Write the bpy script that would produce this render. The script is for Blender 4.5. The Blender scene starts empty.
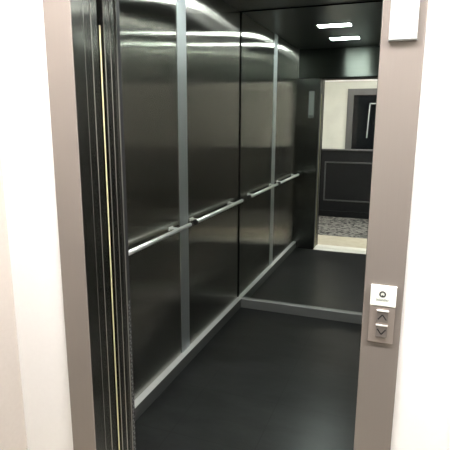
import bpy, bmesh, math, random
from mathutils import Vector, Matrix
random.seed(7)
S = bpy.context.scene
COL = S.collection

# ------------------------------------------------------------------ dimensions (metres)
# X along the landing wall, Y into the lift car, Z up. Landing wall face at Y = 0.
XL, XR = -0.268, 0.985        # car side walls
D = 2.479                     # car rear wall (mirror)
T = 0.294                     # inner face of the car front
ZC = 2.443                    # car ceiling
W, H = 0.9625, 2.10           # clear opening
JW = 0.107                    # frame face width
SA, SW = 1.390, 0.123         # bright cover strip on the side walls
LOB = -2.039                  # opposite lobby wall
XS = -0.352                   # lobby end wall
XE = 3.6
ZL = 2.62                     # lobby ceiling

# ------------------------------------------------------------------ helpers
def box(bm, x0, x1, y0, y1, z0, z1, bev=0.0, seg=2):
    n0 = set(bm.verts)
    r = bmesh.ops.create_cube(bm, size=1.0)
    vs = r['verts']
    for v in vs:
        v.co = Vector(((x0+x1)/2 + v.co.x*(x1-x0), (y0+y1)/2 + v.co.y*(y1-y0), (z0+z1)/2 + v.co.z*(z1-z0)))
    if bev > 0:
        es = list({e for v in vs for e in v.link_edges})
        bmesh.ops.bevel(bm, geom=es, offset=bev, segments=seg, affect='EDGES', profile=0.5)

def cyl(bm, a, b, r, seg=24, r2=None):
    a = Vector(a); b = Vector(b); d = b-a
    m = Matrix.Translation((a+b)/2) @ d.to_track_quat('Z', 'Y').to_matrix().to_4x4()
    bmesh.ops.create_cone(bm, cap_ends=True, segments=seg, radius1=r, radius2=r if r2 is None else r2, depth=d.length, matrix=m)

def lathe(bm, origin, axis, prof, seg=28):
    """profile [(dist along axis, radius)...] turned round the axis"""
    o = Vector(origin); q = Vector(axis).normalized().to_track_quat('Z', 'Y')
    rings = []
    for h, r in prof:
        rings.append([bm.verts.new(o + q @ Vector((r*math.cos(2*math.pi*i/seg), r*math.sin(2*math.pi*i/seg), h))) for i in range(seg)])
    for A, B in zip(rings, rings[1:]):
        for i in range(seg):
            bm.faces.new((A[i], A[(i+1) % seg], B[(i+1) % seg], B[i]))
    bm.faces.new(list(reversed(rings[0]))); bm.faces.new(rings[-1])

def prism(bm, pts, axis, a, b):
    """extrude a closed 2D outline along an axis; pts are the other two coordinates in order"""
    def P(p, t):
        if axis == 'X': return Vector((t, p[0], p[1]))
        if axis == 'Y': return Vector((p[0], t, p[1]))
        return Vector((p[0], p[1], t))
    A = [bm.verts.new(P(p, a)) for p in pts]; B = [bm.verts.new(P(p, b)) for p in pts]
    n = len(pts)
    for i in range(n):
        bm.faces.new((A[i], A[(i+1) % n], B[(i+1) % n], B[i]))
    bm.faces.new(list(reversed(A))); bm.faces.new(B)

def obj(name, bm, mat, parent=None, smooth=False, loc=None):
    bmesh.ops.recalc_face_normals(bm, faces=bm.faces)
    if loc is not None:
        bmesh.ops.translate(bm, verts=bm.verts, vec=-Vector(loc))
    uv = bm.loops.layers.uv.new('UVMap')
    for f in bm.faces:
        n = f.normal
        for l in f.loops:
            c = l.vert.co
            if abs(n.z) > 0.8: l[uv].uv = (c.x, c.y)
            elif abs(n.x) > abs(n.y): l[uv].uv = (c.y, c.z)
            else: l[uv].uv = (c.x, c.z)
        f.smooth = smooth
    me = bpy.data.meshes.new(name); bm.to_mesh(me); bm.free()
    me.materials.append(mat)
    o = bpy.data.objects.new(name, me); COL.objects.link(o)
    if loc is not None and parent is None: o.location = loc
    if parent is not None: o.parent = parent
    return o

def tag(o, label=None, cat=None, group=None, kind=None):
    if label: o['label'] = label
    if cat: o['category'] = cat
    if group: o['group'] = group
    if kind: o['kind'] = kind
    return o

def thing(name, label, cat, loc=(0, 0, 0), group=None):
    o = bpy.data.objects.new(name, None); COL.objects.link(o)
    o.location = loc; o.empty_display_size = 0.05
    return tag(o, label, cat, group)

def part(name, bm, mat, root, smooth=False, pl=None):
    """child mesh whose geometry is given in world space"""
    loc = Vector(root.location) if pl is None else Vector(pl)
    bmesh.ops.translate(bm, verts=bm.verts, vec=-loc)
    return obj(name, bm, mat, root, smooth)

def struct(name, bm, mat, label, cat):
    o = obj(name, bm, mat); return tag(o, label, cat, kind='structure')

def dup(root, loc, label):
    r = root.copy(); COL.objects.link(r); r.location = loc; r['label'] = label
    for ch in list(root.children):
        c = ch.copy(); COL.objects.link(c); c.parent = r
        for g in list(ch.children):
            d = g.copy(); COL.objects.link(d); d.parent = c
    return r

# ------------------------------------------------------------------ materials
def mat(name, col, rough=0.5, metal=0.0, **kw):
    m = bpy.data.materials.new(name); m.use_nodes = True
    b = m.node_tree.nodes['Principled BSDF']
    b.inputs['Base Color'].default_value = (*col, 1); b.inputs['Roughness'].default_value = rough
    b.inputs['Metallic'].default_value = metal
    for k, v in kw.items(): b.inputs[k.replace('_', ' ')].default_value = v
    return m

def nd(m, t, **kw):
    n = m.node_tree.nodes.new(t)
    for k, v in kw.items():
        if hasattr(n, k): setattr(n, k, v)
        else: n.inputs[k].default_value = v
    return n
def lk(m, a, b): m.node_tree.links.new(a, b)

def brushed(name, col, rough, aniso, along='Z', metal=1.0, var=0.12, bump=0.0):
    """brushed metal: fine grain along an object axis, anisotropic sheen"""
    m = mat(name, col, rough, metal)
    b = m.node_tree.nodes['Principled BSDF']
    b.inputs['Anisotropic'].default_value = aniso
    b.inputs['Anisotropic Rotation'].default_value = ROT_V if along == 'Z' else ROT_H
    tg = nd(m, 'ShaderNodeTangent', direction_type='UV_MAP', uv_map='UVMap')
    lk(m, tg.outputs[0], b.inputs['Tangent'])
    tc = nd(m, 'ShaderNodeTexCoord'); mp = nd(m, 'ShaderNodeMapping')
    s = {'Z': (260, 260, 1.2), 'X': (1.2, 260, 260), 'Y': (260, 1.2, 260)}[along]
    mp.inputs['Scale'].default_value = s
    nz = nd(m, 'ShaderNodeTexNoise', Scale=1.0, Detail=3.0)
    lk(m, tc.outputs['Object'], mp.inputs[0]); lk(m, mp.outputs[0], nz.inputs['Vector'])
    mr = nd(m, 'ShaderNodeMapRange'); mr.inputs['To Min'].default_value = 1-var; mr.inputs['To Max'].default_value = 1+var
    lk(m, nz.outputs['Fac'], mr.inputs['Value'])
    mx = nd(m, 'ShaderNodeMix', data_type='RGBA', blend_type='MULTIPLY'); mx.inputs[0].default_value = 1
    mx.inputs[6].default_value = (*col, 1); lk(m, mr.outputs[0], mx.inputs[7])
    lk(m, mx.outputs[2], b.inputs['Base Color'])
    if bump > 0:
        bp = nd(m, 'ShaderNodeBump', Strength=bump, Distance=0.001)
        lk(m, nz.outputs['Fac'], bp.inputs['Height']); lk(m, bp.outputs[0], b.inputs['Normal'])
    return m
ROT_V, ROT_H = 0.0, 0.25

def grained(name, col, rough, aniso, rot, var=0.06):
    """strongly directional brushed stainless steel"""
    m = bpy.data.materials.new(name); m.use_nodes = True
    nt = m.node_tree; nt.nodes.remove(nt.nodes['Principled BSDF'])
    g = nt.nodes.new('ShaderNodeBsdfAnisotropic'); g.distribution = 'GGX'
    g.inputs['Roughness'].default_value = rough; g.inputs['Anisotropy'].default_value = aniso; g.inputs['Rotation'].default_value = rot
    tg = nd(m, 'ShaderNodeTangent', direction_type='UV_MAP', uv_map='UVMap'); lk(m, tg.outputs[0], g.inputs['Tangent'])
    tc = nd(m, 'ShaderNodeTexCoord'); mp = nd(m, 'ShaderNodeMapping'); mp.inputs['Scale'].default_value = (260, 260, 1.2)
    nz = nd(m, 'ShaderNodeTexNoise', Scale=1.0, Detail=3.0)
    lk(m, tc.outputs['Object'], mp.inputs[0]); lk(m, mp.outputs[0], nz.inputs['Vector'])
    mr = nd(m, 'ShaderNodeMapRange'); mr.inputs['To Min'].default_value = 1-var; mr.inputs['To Max'].default_value = 1+var
    lk(m, nz.outputs['Fac'], mr.inputs['Value'])
    mx = nd(m, 'ShaderNodeMix', data_type='RGBA', blend_type='MULTIPLY'); mx.inputs[0].default_value = 1
    mx.inputs[6].default_value = (*col, 1); lk(m, mr.outputs[0], mx.inputs[7]); lk(m, mx.outputs[2], g.inputs['Color'])
    nt.links.new(g.outputs[0], nt.nodes['Material Output'].inputs[0])
    return m

def emit(name, col, s):
    m = bpy.data.materials.new(name); m.use_nodes = True
    nt = m.node_tree; nt.nodes.remove(nt.nodes['Principled BSDF'])
    e = nt.nodes.new('ShaderNodeEmission'); e.inputs[0].default_value = (*col, 1); e.inputs[1].default_value = s
    nt.links.new(e.outputs[0], nt.nodes['Material Output'].inputs[0])
    return m

def speckle(m, scale, c0, c1, detail=4, lo=0.35, hi=0.65, rough=None, coord='Object', bump=0):
    b = m.node_tree.nodes['Principled BSDF']
    tc = nd(m, 'ShaderNodeTexCoord'); nz = nd(m, 'ShaderNodeTexNoise', Scale=scale, Detail=detail)
    lk(m, tc.outputs[coord], nz.inputs['Vector'])
    cr = nd(m, 'ShaderNodeValToRGB')
    cr.color_ramp.elements[0].position = lo; cr.color_ramp.elements[0].color = (*c0, 1)
    cr.color_ramp.elements[1].position = hi; cr.color_ramp.elements[1].color = (*c1, 1)
    lk(m, nz.outputs['Fac'], cr.inputs[0]); lk(m, cr.outputs[0], b.inputs['Base Color'])
    if bump:
        bp = nd(m, 'ShaderNodeBump', Strength=bump, Distance=0.002)
        lk(m, nz.outputs['Fac'], bp.inputs['Height']); lk(m, bp.outputs[0], b.inputs['Normal'])
    return m

STEEL = grained('brushed_dark_steel', (0.46, 0.455, 0.425), 0.20, 0.85, 0.25)
STEEL_DOOR = grained('brushed_door_steel', (0.30, 0.30, 0.29), 0.20, 0.70, 0.25)
STEEL_H = brushed('brushed_transom_steel', (0.13, 0.14, 0.13), 0.28, 1.0, 'X')
CEILM = brushed('dark_ceiling_steel', (0.17, 0.18, 0.18), 0.30, 0.3, 'X', var=0.05)
STRIP = brushed('satin_aluminium', (0.52, 0.55, 0.56), 0.50, 0.3, 'Z', var=0.04)
BASE = mat('base_top_lit', (0.52, 0.53, 0.515), 0.5, 0.4)  # paler copy for the ledge top, light put into the colour
BASE_SHADED = mat('base_face_shaded', (0.16, 0.165, 0.16), 0.5, 0.7)  # darker copy for the side faces, shade put into the colour
BASEM = mat('base_grey_steel', (0.33, 0.335, 0.33), 0.5, 0.6)
DEAD = mat('joint_black', (0.003, 0.003, 0.003), 1.0, Specular_IOR_Level=0.0)
TAUPE = brushed('taupe_frame_steel', (0.265, 0.234, 0.210), 0.48, 0.5, 'Z', metal=0.35, var=0.03)
CHROME = mat('satin_rail_steel', (0.80, 0.81, 0.80), 0.38, 0.75)
BLACK = mat('black_rubber', (0.012, 0.012, 0.013), 0.6)
SHAFT = mat('shaft_black', (0.01, 0.01, 0.01), 0.9)
GAP_YELLOW = mat('yellow_gap_strip', (0.62, 0.58, 0.34), 0.4, 0.0)
MIRROR = mat('mirror_glass', (0.72, 0.76, 0.73), 0.0, 1.0)
WALLM = speckle(mat('white_wall_paint', (0.86, 0.85, 0.83), 0.75), 60, (0.90, 0.895, 0.88), (0.91, 0.905, 0.89))
ENDM = speckle(mat('end_wall_beige', (0.6, 0.53, 0.47), 0.75), 60, (0.46, 0.425, 0.385), (0.475, 0.44, 0.40))  # one even beige, darker than the white wall
CREAM = speckle(mat('cream_wall_paint', (0.8, 0.78, 0.68), 0.75), 4, (0.48, 0.485, 0.425), (0.53, 0.535, 0.465))
CEILW = mat('white_ceiling_paint', (0.85, 0.85, 0.83), 0.8)
CHAR = mat('charcoal_wainscot_paint', (0.005, 0.0055, 0.006), 0.5, Specular_IOR_Level=0.2)
CHARL = mat('charcoal_moulding_paint', (0.045, 0.047, 0.047), 0.35)
MARBLE = speckle(mat('cream_stone', (0.75, 0.7, 0.55), 0.3), 9, (0.44, 0.40, 0.30), (0.52, 0.48, 0.37), detail=6)
CARPET = mat('grey_figured_carpet', (0.2, 0.2, 0.19), 0.95)
speckle(CARPET, 20, (0.004, 0.004, 0.004), (0.17, 0.165, 0.15), detail=3, lo=0.40, hi=0.54, bump=0.4)
SILL = mat('aluminium_sill', (0.88, 0.87, 0.80), 0.35, 0.2)
GREYFR = mat('grey_painted_frame', (0.07, 0.07, 0.067), 0.4)
DARKGL = mat('black_glass', (0.006, 0.007, 0.008), 0.04)
PALE = mat('pale_lip_and_reflection', (0.36, 0.38, 0.37), 0.4, 0.2)  # lantern lip, and the reflection drawn on the black glass
WHITEP = mat('white_enamel', (0.86, 0.90, 0.82), 0.35)
PLATE = brushed('button_plate_steel', (0.40, 0.35, 0.31), 0.4, 0.4, 'Z', metal=0.5, var=0.03)
PLATE2 = mat('button_steel', (0.24, 0.215, 0.195), 0.4, 0.4)
INK = mat('dark_grey_ink', (0.05, 0.055, 0.05), 0.6)
INKL = mat('mid_grey_ink', (0.28, 0.31, 0.28), 0.6)
ARROW = mat('black_engraving', (0.008, 0.006, 0.006), 0.5)
CARLIGHT = emit('car_light_diffuser', (0.93, 1.0, 0.95), 88)
LOBLIGHT = emit('lobby_light_diffuser', (1.0, 0.95, 0.94), 80)
NOTICE = mat('grey_notice_plate', (0.11, 0.115, 0.11), 0.35, 0.3)

# car floor: dark rubber tiles, faint joints and scuffs
FLOORM = mat('dark_rubber_tile', (0.04, 0.042, 0.043), 0.42)
def build_floor(m):
    b = m.node_tree.nodes['Principled BSDF']
    tc = nd(m, 'ShaderNodeTexCoord')
    n1 = nd(m, 'ShaderNodeTexNoise', Scale=2.5, Detail=9.0, Roughness=0.65)
    mp = nd(m, 'ShaderNodeMapping'); mp.inputs['Scale'].default_value = (1, 2.2, 1)
    lk(m, tc.outputs['Object'], mp.inputs[0]); lk(m, mp.outputs[0], n1.inputs['Vector'])
    cr = nd(m, 'ShaderNodeValToRGB')
    cr.color_ramp.elements[0].position = 0.38; cr.color_ramp.elements[0].color = (0.006, 0.0064, 0.0066, 1)
    cr.color_ramp.elements[1].position = 0.68; cr.color_ramp.elements[1].color = (0.018, 0.019, 0.0192, 1)
    lk(m, n1.outputs['Fac'], cr.inputs[0])
    br = nd(m, 'ShaderNodeTexBrick', offset=0.0, squash=1.0)
    br.inputs['Scale'].default_value = 1.0; br.inputs['Mortar Size'].default_value = 0.0025
    br.inputs['Brick Width'].default_value = 0.457; br.inputs['Row Height'].default_value = 0.457
    br.inputs['Color1'].default_value = (1, 1, 1, 1); br.inputs['Color2'].default_value = (0.93, 0.93, 0.93, 1)
    br.inputs['Mortar'].default_value = (0.3, 0.3, 0.3, 1)
    mp2 = nd(m, 'ShaderNodeMapping'); mp2.inputs['Location'].default_value = (0.01, -2.02+0.457*5, 0)
    lk(m, tc.outputs['Object'], mp2.inputs[0]); lk(m, mp2.outputs[0], br.inputs['Vector'])
    mx = nd(m, 'ShaderNodeMix', data_type='RGBA', blend_type='MULTIPLY'); mx.inputs[0].default_value = 1
    lk(m, cr.outputs[0], mx.inputs[6]); lk(m, br.outputs['Color'], mx.inputs[7]); lk(m, mx.outputs[2], b.inputs['Base Color'])
    mr = nd(m, 'ShaderNodeMapRange'); mr.inputs['To Min'].default_value = 0.255; mr.inputs['To Max'].default_value = 0.325
    lk(m, n1.outputs['Fac'], mr.inputs['Value']); lk(m, mr.outputs[0], b.inputs['Roughness'])
build_floor(FLOORM)
FLOORM.node_tree.nodes['Principled BSDF'].inputs['Specular IOR Level'].default_value = 0.28

# ------------------------------------------------------------------ the lift car: setting
B = bmesh.new
bm = B(); box(bm, XL-0.02, XR+0.02, T, D+0.02, -0.03, 0.0)
struct('floor', bm, FLOORM, 'dark grey rubber tile floor of the lift car', 'floor')
bm = B(); box(bm, XL-0.02, XR+0.02, T, D+0.02, ZC, ZC+0.03)
struct('ceiling', bm, CEILM, 'dark brushed metal ceiling of the lift car', 'ceiling')
for nm, x0, x1, lb in (('wall_left', XL-0.03, XL-0.008, 'left'), ('wall_right', XR+0.008, XR+0.03, 'right')):
    bm = B(); box(bm, x0, x1, T-0.02, D+0.02, 0, ZC)
    struct(nm, bm, SHAFT, 'dark %s shell wall behind the brushed lift panels' % lb, 'wall')
bm = B(); box(bm, XL-0.02, XR+0.02, D+0.012, D+0.035, 0, ZC)
struct('wall_back', bm, SHAFT, 'dark rear shell wall behind the lift mirror', 'wall')
# car front: return panel left of the opening, narrow return on the right, transom
bm = B(); box(bm, XL, -0.004, 0.270, T, 0, H+0.004, 0.002)
box(bm, W+0.004, XR, 0.270, T, 0, H+0.004, 0.002)
struct('wall_front', bm, STEEL_DOOR, 'dark brushed steel return panels beside the lift doorway', 'wall')
bm = B(); box(bm, XL, XR, 0.262, T-0.002, H+0.012, ZC, 0.0015)
struct('trim_1', bm, STEEL_H, 'brushed steel transom panel above the lift doorway', 'trim')
bm = B(); box(bm, XL, XR, 0.266, T-0.010, H+0.003, H+0.013)
struct('trim_2', bm, SHAFT, 'thin black shadow gap under the lift transom', 'trim')

# side wall panels: two a side, a bright vertical strip covering their joint
def panel(x0, x1, y0, y1, label):
    bm = B(); box(bm, x0, x1, y0, y1, 0.078, ZC-0.006, 0.0015)
    tag(obj('wall_panel', bm, STEEL, loc=((x0+x1)/2, (y0+y1)/2, 0.078)), label, 'wall panel', 'brushed steel lift wall panels')
panel(XL-0.008, XL, T+0.001, SA-0.002, 'brushed dark steel left wall panel nearest the lift doorway')
panel(XL-0.008, XL, SA+0.002, D-0.012, 'brushed dark steel left wall panel next to the mirror')
panel(XR, XR+0.008, T+0.001, SA-0.002, 'brushed dark steel right wall panel nearest the lift doorway')
panel(XR, XR+0.008, SA+0.002, D-0.012, 'brushed dark steel right wall panel next to the mirror')
for x0, x1, sd in ((XL, XL+0.004, 'left'), (XR-0.004, XR, 'right')):
    bm = B(); box(bm, x0, x1, SA-SW/2, SA+SW/2, 0.083, ZC-0.002, 0.0012)
    tag(obj('cover_strip', bm, STRIP, loc=((x0+x1)/2, SA, 0.083)), 'pale satin vertical cover strip between the %s wall panels' % sd, 'cover strip')
# dark corner beads next to mirror
bm = B(); box(bm, XL, XL+0.006, D-0.012, D-0.001, 0.083, ZC-0.002)
struct('trim_3', bm, DEAD, 'thin black joint where left wall meets the mirror', 'trim')
bm = B(); box(bm, XR-0.006, XR, D-0.012, D-0.001, 0.083, ZC-0.002)
struct('trim_4', bm, DEAD, 'thin black joint where right wall meets the mirror', 'trim')
# base boards: lit top of the ledge painted paler, shaded side faces painted darker
BO = 0.037; ZB = 0.080
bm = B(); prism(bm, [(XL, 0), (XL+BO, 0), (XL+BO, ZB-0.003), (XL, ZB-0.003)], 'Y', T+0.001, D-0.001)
struct('baseboard_left', bm, BASE_SHADED, 'metal base board with shade painted on its face along left lift wall', 'baseboard')
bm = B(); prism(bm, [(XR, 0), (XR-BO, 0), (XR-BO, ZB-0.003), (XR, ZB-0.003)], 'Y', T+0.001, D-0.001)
struct('baseboard_right', bm, BASE_SHADED, 'metal base board with shade painted on its face along right lift wall', 'baseboard')
bm = B(); prism(bm, [(D, 0), (D-0.03, 0), (D-0.03, ZB-0.004), (D-0.026, ZB), (D, ZB+0.002)], 'X', XL+BO, XR-BO)
struct('baseboard_back', bm, BASEM, 'grey metal base board under the lift mirror', 'baseboard')
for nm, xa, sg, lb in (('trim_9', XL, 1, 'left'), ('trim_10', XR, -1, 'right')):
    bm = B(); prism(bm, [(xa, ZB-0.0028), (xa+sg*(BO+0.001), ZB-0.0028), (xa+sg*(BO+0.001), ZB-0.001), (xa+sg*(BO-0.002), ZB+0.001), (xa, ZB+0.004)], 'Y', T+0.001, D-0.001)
    struct(nm, bm, BASE, 'capping painted pale as the lit top of the %s base board of the lift' % lb, 'trim')
# the mirror on the rear wall
bm = B(); box(bm, XL+0.002, XR-0.002, D-0.001, D+0.010, ZB+0.002, ZC-0.008)
tag(obj('mirror', bm, MIRROR, loc=((XL+XR)/2, D, ZB+0.002)), 'full height mirror covering the rear wall of the lift', 'mirror')
bm = B(); box(bm, XL+0.002, XR-0.002, D-0.004, D+0.010, ZC-0.008, ZC-0.001)
struct('trim_5', bm, DEAD, 'thin black joint between mirror and lift ceiling', 'trim')

# handrails
RX, RZ = 0.063, 0.962
def handrail(y0, y1, label):
    t = thing('handrail', label, 'handrail', (XL, y0, RZ), 'round bar handrails on the lift walls')
    bm = B(); lathe(bm, (XL+RX, y0+0.006, RZ), (0, 1, 0), [(0, 0.0130), (y1-y0-0.012, 0.0130)], 28)
    part('rail_bar', bm, CHROME, t, True)
    for y, s in ((y0, 1), (y1, -1)):
        bm = B(); lathe(bm, (XL+RX, y, RZ), (0, s, 0), [(0, 0.0160), (0.002, 0.0180), (0.009, 0.0185), (0.011, 0.0150)], 28)
        part('end_cap', bm, CAPM, t, False)
    for y in (y0+0.075, y1-0.16):
        bm = B()
        box(bm, XL, XL+RX-0.006, y-0.024, y+0.024, RZ-0.003, RZ+0.004, 0.0015)
        box(bm, XL, XL+0.004, y-0.030, y+0.030, RZ-0.010, RZ+0.012, 0.0015)
        part('bracket', bm, CHROME, t)
    return t
CAPM = mat('dark_cap_steel', (0.018, 0.018, 0.018), 0.5, 0.0)
h1 = handrail(0.42, 1.362, 'round steel handrail on left lift wall nearest the doorway')
h2 = handrail(1.428, 2.385, 'round steel handrail on left lift wall ending beside the mirror')

# ceiling lights of the car, both rows as seen mirrored
def car_light(y0, y1, label):
    x0, x1 = 0.197, 0.482; z = ZC
    t = thing('ceiling_light', label, 'ceiling light', ((x0+x1)/2, (y0+y1)/2, z), 'flat panel lights in the lift ceiling')
    bm = B(); box(bm, x0, x1, y0, y1, z-0.006, z-0.003); part('diffuser', bm, CARLIGHT, t)
    bm = B(); f = 0.012
    box(bm, x0-f, x1+f, y0-f, y0, z-0.005, z); box(bm, x0-f, x1+f, y1, y1+f, z-0.005, z)
    box(bm, x0-f, x0, y0, y1, z-0.005, z); box(bm, x1, x1+f, y0, y1, z-0.005, z)
    box(bm, x0, x1, y0, y1, z-0.003, z)
    part('light_frame', bm, STRIP, t)
car_light(1.610, 1.730, 'white rectangular light panel in the lift ceiling nearest the mirror')
car_light(0.865, 1.010, 'white rectangular light panel in the lift ceiling nearest the doorway')

# notice / indicator plate on the inside of the front return
t = thing('notice_plate', 'tall narrow grey plate on the inner face of the lift front return', 'plate', (-0.1, T, 1.641))
bm = B(); box(bm, -0.136, -0.064, T+0.0005, T+0.004, 1.641, 1.959, 0.001); part('plate', bm, NOTICE, t)
bm = B(); box(bm, -0.130, -0.070, T+0.004, T+0.0055, 1.675, 1.953, 0.0005); part('window_insert', bm, mat('pale_grey_insert', (0.22, 0.23, 0.22), 0.4), t)
bm = B()
for zz in (1.65, 1.661):
    box(bm, -0.125, -0.085, T+0.004, T+0.0048, zz, zz+0.004)
part('lower_lines', bm, INK, t)

# ------------------------------------------------------------------ doors, slid open into the left pocket
def door(y0, y1, label, extra=None):
    t = thing('sliding_door', label, 'door', (-0.25, (y0+y1)/2, 0.004), 'open sliding door leaves stacked at the left of the doorway')
    bm = B(); box(bm, -0.50, -0.004, y0, y1, 0.004, H+0.02, 0.0022, 3); part('door_leaf', bm, STEEL_DOOR, t)
    bm = B(); box(bm, -0.006, -0.0022, y0+0.001, y0+0.0035, 0.006, H+0.018, 0.0008); part('edge_glint', bm, GLINTM, t)  # pale strip painting the lobby light caught by the rounded leaf edge
    return t
GLINTM = mat('pale_edge_glint', (0.24, 0.235, 0.22), 0.4, 0.8)
door(0.0695, 0.1090, 'landing door leaf folded away nearest the beige frame')
door(0.1135, 0.1530, 'landing door leaf folded away beside the dark gap')
t = door(0.1905, 0.2240, 'lift car door leaf folded away just inside the dark gap')
t = door(0.2275, 0.2640, 'innermost lift car door leaf edged with a dotted sensor strip')
# thin pale yellow strip standing in the gap
bm = B(); box(bm, -0.008, -0.003, 0.1665, 0.1700, 0.004, 1.93, 0.001)
tag(obj('gap_strip', bm, GAP_YELLOW, loc=(-0.0055, 0.168, 0.004)), 'thin pale yellow vertical strip in gap between landing and car doors', 'strip')
# light curtain: edge glint painted as a pale strip, and a row of small lenses
t = thing('light_curtain', 'narrow dark sensor strip with tiny lenses on lift entrance edge', 'sensor strip', (-0.002, 0.28, 0.02))
bm = B(); box(bm, -0.004, 0.0, 0.2665, 0.293, 0.012, 2.05, 0.001); part('housing', bm, BLACK, t)
bm = B(); box(bm, -0.003, 0.0025, 0.2645, 0.2675, 0.012, 2.05, 0.0008); part('edge_glint', bm, GLINTM, t)
bm = B(); z = 0.03; k = 0
while z < 0.86:
    box(bm, 0.0, 0.0018, 0.273+0.006*(k % 2), 0.281+0.006*(k % 2), z, z+0.007); z += 0.0135; k += 1
tag(part('sensor_lens', bm, mat('grey_lens', (0.13, 0.13, 0.13), 0.35), t), kind='stuff')

# sills
def sill(y0, y1, label):
    bm = B(); zt = 0.0
    pts = [(y0, -0.03), (y1, -0.03), (y1, zt)]
    n = 3; w = (y1-y0)
    for i in range(n):
        c = y1 - w*(0.25+0.25*i); g = 0.004
        pts += [(c+g, zt), (c+g, zt-0.012), (c-g, zt-0.012), (c-g, zt)]
    pts += [(y0, zt)]
    prism(bm, pts, 'X', 0.0-0.02, W+0.02)
    tag(obj('door_sill', bm, SILL, loc=(W/2, (y0+y1)/2, -0.03)), label, 'sill', 'grooved metal door sills')
sill(0.002, 0.150, 'grooved bright metal sill on the landing side of doorway')
sill(0.178, 0.292, 'grooved bright metal sill on the lift car side of doorway')

# ------------------------------------------------------------------ door frame (landing side)
t = thing('door_frame', 'beige brushed metal frame around the lift doorway', 'door frame', (W/2, 0.03, 0))
bm = B(); box(bm, -JW, 0.0, 0.0, 0.066, 0.0, H+0.12, 0.003, 3); part('left_jamb', bm, TAUPE, t)
bm = B(); box(bm, W, W+JW, 0.0, 0.066, 0.0, H+0.12, 0.003, 3); part('right_jamb', bm, TAUPE, t)
bm = B(); box(bm, 0.0, W, 0.0, 0.066, H, H+0.12, 0.003, 3); part('head', bm, TAUPE, t)
bm = B(); box(bm, W-0.0012, W+0.0008, 0.004, 0.0655, 0.001, H-0.001); part('reveal_lining', bm, STEEL_DOOR, t)
bm = B(); box(bm, -0.0008, 0.0012, 0.004, 0.0655, 0.001, H-0.001); part('reveal_lining', bm, STEEL_DOOR, t)
t['label'] = 'beige brushed metal frame around the lift doorway'

# shaft lining behind the pocket and right of the opening (stops light leaks)
bm = B()
box(bm, -0.56, XL-0.03, 0.27, 0.29, 0, 2.7)
box(bm, -0.58, -0.56, 0.03, 0.29, 0, 2.7)
box(bm, W+0.012, W+0.03, 0.067, 0.27, 0, 2.7)
box(bm, -0.56, W+0.03, 0.05, 0.29, -0.05, -0.031)
box(bm, -0.56, W+0.03, 0.05, 0.262, H+0.125, H+0.14)
struct('wall_shaft', bm, SHAFT, 'black lift shaft lining behind the door pocket', 'wall')

# ------------------------------------------------------------------ lobby shell
bm = B()
y0, y1 = 0.012, 0.06
box(bm, XS-0.2, -JW-0.0005, y0, y1, 0, ZL); box(bm, W+JW+0.0005, XE, y0, y1, 0, ZL)
box(bm, -JW-0.0005, W+JW+0.0005, y0, y1, H+0.1205, ZL)
struct('wall_lobby', bm, WALLM, 'bright white lobby wall around the lift doorway', 'wall')
bm = B(); box(bm, XS-0.2, XS, LOB-0.1, 0.012, 0, ZL)
struct('wall_end', bm, ENDM, 'pale beige lobby end wall left of the lift frame', 'wall')
bm = B(); box(bm, XE, XE+0.1, LOB-0.1, 0.06, 0, ZL)
struct('wall_far', bm, WALLM, 'white lobby wall to the right beyond the frame', 'wall')
bm = B(); box(bm, XS, XE, LOB-0.1, LOB, 0, ZL)
struct('wall_opposite', bm, CREAM, 'cream lobby wall facing the lift', 'wall')
bm = B(); box(bm, XS-0.2, XE+0.1, LOB-0.1, 0.06, ZL, ZL+0.05)
struct('ceiling_lobby', bm, CEILW, 'white lobby ceiling', 'ceiling')
bm = B(); box(bm, XS, XE, -0.56, 0.002, -0.03, 0)
struct('floor_lobby', bm, MARBLE, 'cream stone floor border in front of the lift', 'floor')
bm = B(); box(bm, XS, XE, LOB, -0.56, -0.03, 0.0)
tag(obj('carpet', bm, CARPET, loc=(1.6, -1.3, -0.03)), 'grey figured carpet in the lobby facing the lift', 'carpet')
# cornice
bm = B(); prism(bm, [(LOB, ZL), (LOB, 2.235), (LOB+0.02, 2.235), (LOB+0.03, 2.26), (LOB+0.03, ZL)], 'X', XS, XE)
struct('trim_6', bm, CEILW, 'white frieze band above the cream lobby wall', 'trim')
# wainscot with picture-frame mouldings
bm = B(); box(bm, XS, XE, LOB, LOB+0.012, 0.0, 1.130)
struct('trim_7', bm, CHAR, 'charcoal painted wainscot on the lobby wall facing the lift', 'trim')
bm = B(); prism(bm, [(LOB, 1.125), (LOB+0.030, 1.133), (LOB+0.034, 1.140), (LOB+0.030, 1.150), (LOB, 1.152)], 'X', XS, XE)
struct('trim_8', bm, CHARL, 'grey dado rail on top of the charcoal wainscot', 'trim')
bm = B(); box(bm, XS, XE, LOB+0.012, LOB+0.028, 0, 0.105, 0.003)
struct('baseboard_opposite', bm, CHAR, 'charcoal skirting under the lobby wainscot', 'baseboard')
def wmould(x0, x1, label):
    bm = B(); w = 0.022; a, b_ = LOB+0.012, LOB+0.024; z0, z1 = 0.275, 0.940
    box(bm, x0, x1, a, b_, z1-w, z1, 0.004); box(bm, x0, x1, a, b_, z0, z0+w, 0.004)
    box(bm, x0, x0+w, a, b_, z0+w, z1-w, 0.004); box(bm, x1-w, x1, a, b_, z0+w, z1-w, 0.004)
    tag(obj('panel_moulding', bm, CHARL, loc=((x0+x1)/2, LOB+0.012, z0)), label, 'moulding', 'wainscot panel mouldings')
wmould(-0.275, 0.95, 'rectangular moulding on charcoal wainscot reflected through the lift doorway')
wmould(1.15, 2.35, 'rectangular moulding on charcoal wainscot further right along lobby')

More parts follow.
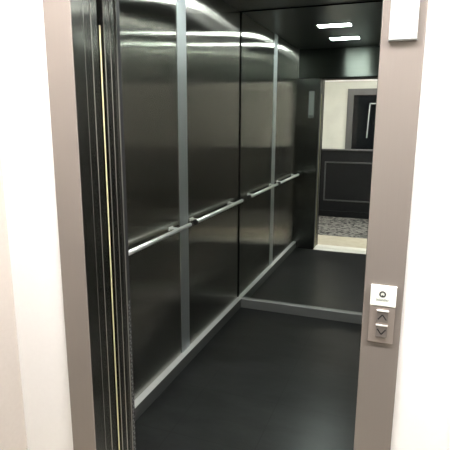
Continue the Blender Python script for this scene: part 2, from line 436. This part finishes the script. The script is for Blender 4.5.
# tall grey framed black glass picture standing on the dado
t = thing('framed_picture', 'grey framed black glass panel on the cream lobby wall', 'picture', (0.62, LOB, 1.155))
x0, x1, z0, z1, w = 0.046, 1.22, 1.156, 2.118, 0.098
bm = B()
box(bm, x0, x0+w, LOB+0.0005, LOB+0.035, z0, z1, 0.004); box(bm, x1-w, x1, LOB+0.0005, LOB+0.035, z0, z1, 0.004)
box(bm, x0+w, x1-w, LOB+0.0005, LOB+0.035, z1-w, z1, 0.004)
part('frame', bm, GREYFR, t)
bm = B(); box(bm, x0+w, x1-w, LOB+0.001, LOB+0.014, z0, z1-w); part('glass', bm, DARKGL, t)
bm = B()  # pale lines stand in for the lift frame's reflection in the glass
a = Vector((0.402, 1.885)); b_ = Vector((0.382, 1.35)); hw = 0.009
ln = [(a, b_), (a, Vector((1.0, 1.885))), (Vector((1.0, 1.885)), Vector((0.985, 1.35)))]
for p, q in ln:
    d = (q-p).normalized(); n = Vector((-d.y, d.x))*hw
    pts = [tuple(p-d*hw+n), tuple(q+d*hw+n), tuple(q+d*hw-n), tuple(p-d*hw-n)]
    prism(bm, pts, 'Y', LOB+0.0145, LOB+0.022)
part('reflection_line', bm, PALE, t)

# lobby ceiling lights
def lobby_light(x, y, sx, sy, label):
    z = ZL
    t = thing('recessed_light', label, 'ceiling light', (x, y, z), 'flat lobby ceiling lights')
    bm = B(); box(bm, x-sx/2, x+sx/2, y-sy/2, y+sy/2, z-0.008, z-0.003); part('diffuser', bm, LOBLIGHT, t)
    bm = B(); f = 0.02
    box(bm, x-sx/2-f, x+sx/2+f, y-sy/2-f, y-sy/2, z-0.012, z); box(bm, x-sx/2-f, x+sx/2+f, y+sy/2, y+sy/2+f, z-0.012, z)
    box(bm, x-sx/2-f, x-sx/2, y-sy/2, y+sy/2, z-0.012, z); box(bm, x+sx/2, x+sx/2+f, y-sy/2, y+sy/2, z-0.012, z)
    part('light_frame', bm, CEILW, t)
lobby_light(0.48, -0.50, 0.9, 0.30, 'white flat lobby light above the lift doorway')
lobby_light(2.05, -0.50, 0.9, 0.30, 'white flat lobby light to the right of lift doorway')

# ------------------------------------------------------------------ call station on the right jamb
def text_mesh(s, size, mat_, root, loc, name='lettering'):
    cu = bpy.data.curves.new(name, 'FONT'); cu.body = s; cu.size = size; cu.align_x = 'CENTER'; cu.align_y = 'CENTER'; cu.extrude = 0.0003
    o = bpy.data.objects.new('tmp', cu); COL.objects.link(o)
    bpy.context.view_layer.update()
    me = bpy.data.meshes.new_from_object(o.evaluated_get(bpy.context.evaluated_depsgraph_get()))
    bpy.data.objects.remove(o)
    me.transform(Matrix.Rotation(math.pi/2, 4, 'X'))
    me.materials.clear(); me.materials.append(mat_)
    m = bpy.data.objects.new(name, me); COL.objects.link(m); m.parent = root
    m.location = Vector(loc) - Vector(root.location)
    return m
px0, px1, pz0, pz1 = 0.982, 1.051, 0.974, 1.147
t = thing('call_station', 'lift call button plate with white top on the right jamb', 'call panel', ((px0+px1)/2, 0, pz0))
bm = B(); box(bm, px0, px1, -0.006, -0.0002, pz0, 1.084, 0.0018); part('face_plate', bm, PLATE, t)
wp = B(); box(wp, px0-0.0005, px1+0.0005, -0.008, -0.0002, 1.0865, pz1, 0.0012)
wp = part('white_plate', wp, WHITEP, t)
# ring emblem: thick ring, small notch shape inside
bm = B(); cx_, cz_ = (px0+px1)/2-0.002, 1.122
seg = 40; ro, ri = 0.0094, 0.0052
vo = []; 
for yy in (-0.0086, -0.0080):
    vo.append(([bm.verts.new((cx_+ro*math.cos(2*math.pi*i/seg), yy, cz_+ro*math.sin(2*math.pi*i/seg))) for i in range(seg)],
               [bm.verts.new((cx_+ri*math.cos(2*math.pi*i/seg), yy, cz_+ri*math.sin(2*math.pi*i/seg))) for i in range(seg)]))
(o0, i0), (o1, i1) = vo
for i in range(seg):
    j = (i+1) % seg
    bm.faces.new((o0[i], o0[j], i0[j], i0[i])); bm.faces.new((o1[i], i1[i], i1[j], o1[j]))
    bm.faces.new((o0[i], o1[i], o1[j], o0[j])); bm.faces.new((i0[i], i0[j], i1[j], i1[i]))
prism(bm, [(cx_-0.0020, cz_-0.0058), (cx_+0.0020, cz_-0.0058), (cx_+0.0014, cz_-0.0022), (cx_-0.0014, cz_-0.0022)], 'Y', -0.0086, -0.0080)
e = part('emblem', bm, INK, t)
text_mesh('Schindler', 0.0095, INKL, t, (cx_+0.0005, -0.0083, 1.1055))
for up, z0, z1 in ((True, 1.038, 1.0725), (False, 0.993, 1.0285)):
    xa, xb = 1.0025, 1.0335
    bm = B(); box(bm, xa, xb, -0.0105, -0.006, z0, z1, 0.0012); bt = part('call_button', bm, PLATE2, t)
    bm = B(); box(bm, xa-0.001, xb+0.001, -0.013, -0.006, z1-0.001, z1+0.0025, 0.0008)
    part('button_lip', bm, WHITEP if False else mat('bright_lip', (0.62, 0.61, 0.58), 0.4), bt, pl=t.location)
    bm = B(); xm = (xa+xb)/2; zm = (z0+z1)/2-0.001; s = 1 if up else -1; hh = 0.0078; ww = 0.0115
    for sg in (-1, 1):
        p = Vector((xm, zm+s*hh)); q = Vector((xm+sg*ww, zm-s*hh)); d = (q-p).normalized(); n = Vector((-d.y, d.x))*0.0017
        prism(bm, [tuple(p+n), tuple(q+n), tuple(q-n), tuple(p-n)], 'Y', -0.0110, -0.0104)
    ar = part('arrow', bm, ARROW, bt, pl=t.location)
    ar['label'] = 'black %s pointing chevron' % ('up' if up else 'down')
# blank white hall lantern plate above
t = thing('hall_lantern', 'blank white glowing plate high on the right jamb', 'hall lantern', (1.016, 0, 1.803))
bm = B(); box(bm, 0.9825, 1.0505, -0.014, -0.0002, 1.806, 2.02, 0.002); part('lens', bm, emit('lantern_lens', (1, 0.99, 0.96), 1.3), t)
bm = B(); box(bm, 0.981, 1.052, -0.010, -0.0002, 1.8025, 1.8058, 0.001); part('lower_lip', bm, PALE, t)

# ------------------------------------------------------------------ world and camera
w = bpy.data.worlds.new('World'); S.world = w; w.use_nodes = True
w.node_tree.nodes['Background'].inputs[0].default_value = (0.02, 0.02, 0.02, 1)
yaw, pitch, roll, f = 0.3578, 0.2096, 0.0039, 488.356
F = Vector((-math.sin(yaw)*math.cos(pitch), math.cos(yaw)*math.cos(pitch), -math.sin(pitch)))
R = Vector((math.cos(yaw), math.sin(yaw), 0)); U = R.cross(F)
R2 = R*math.cos(roll)+U*math.sin(roll); U2 = U*math.cos(roll)-R*math.sin(roll)
cam = bpy.data.cameras.new('Camera'); co = bpy.data.objects.new('Camera', cam); COL.objects.link(co)
m3 = Matrix((R2, U2, -F)).transposed()
co.matrix_world = Matrix.Translation((1.055, -1.3939, 1.6003)) @ m3.to_4x4()
cam.sensor_fit = 'HORIZONTAL'; cam.sensor_width = 36; cam.lens = 36*f/450; cam.clip_start = 0.02
S.camera = co
S.view_settings.view_transform = 'Standard'
S.view_settings.look = 'None'
S.view_settings.exposure = 0.0
S.cycles.max_bounces = 14; S.cycles.glossy_bounces = 10; S.cycles.diffuse_bounces = 5
S.cycles.sample_clamp_indirect = 40.0
S.cycles.caustics_reflective = True
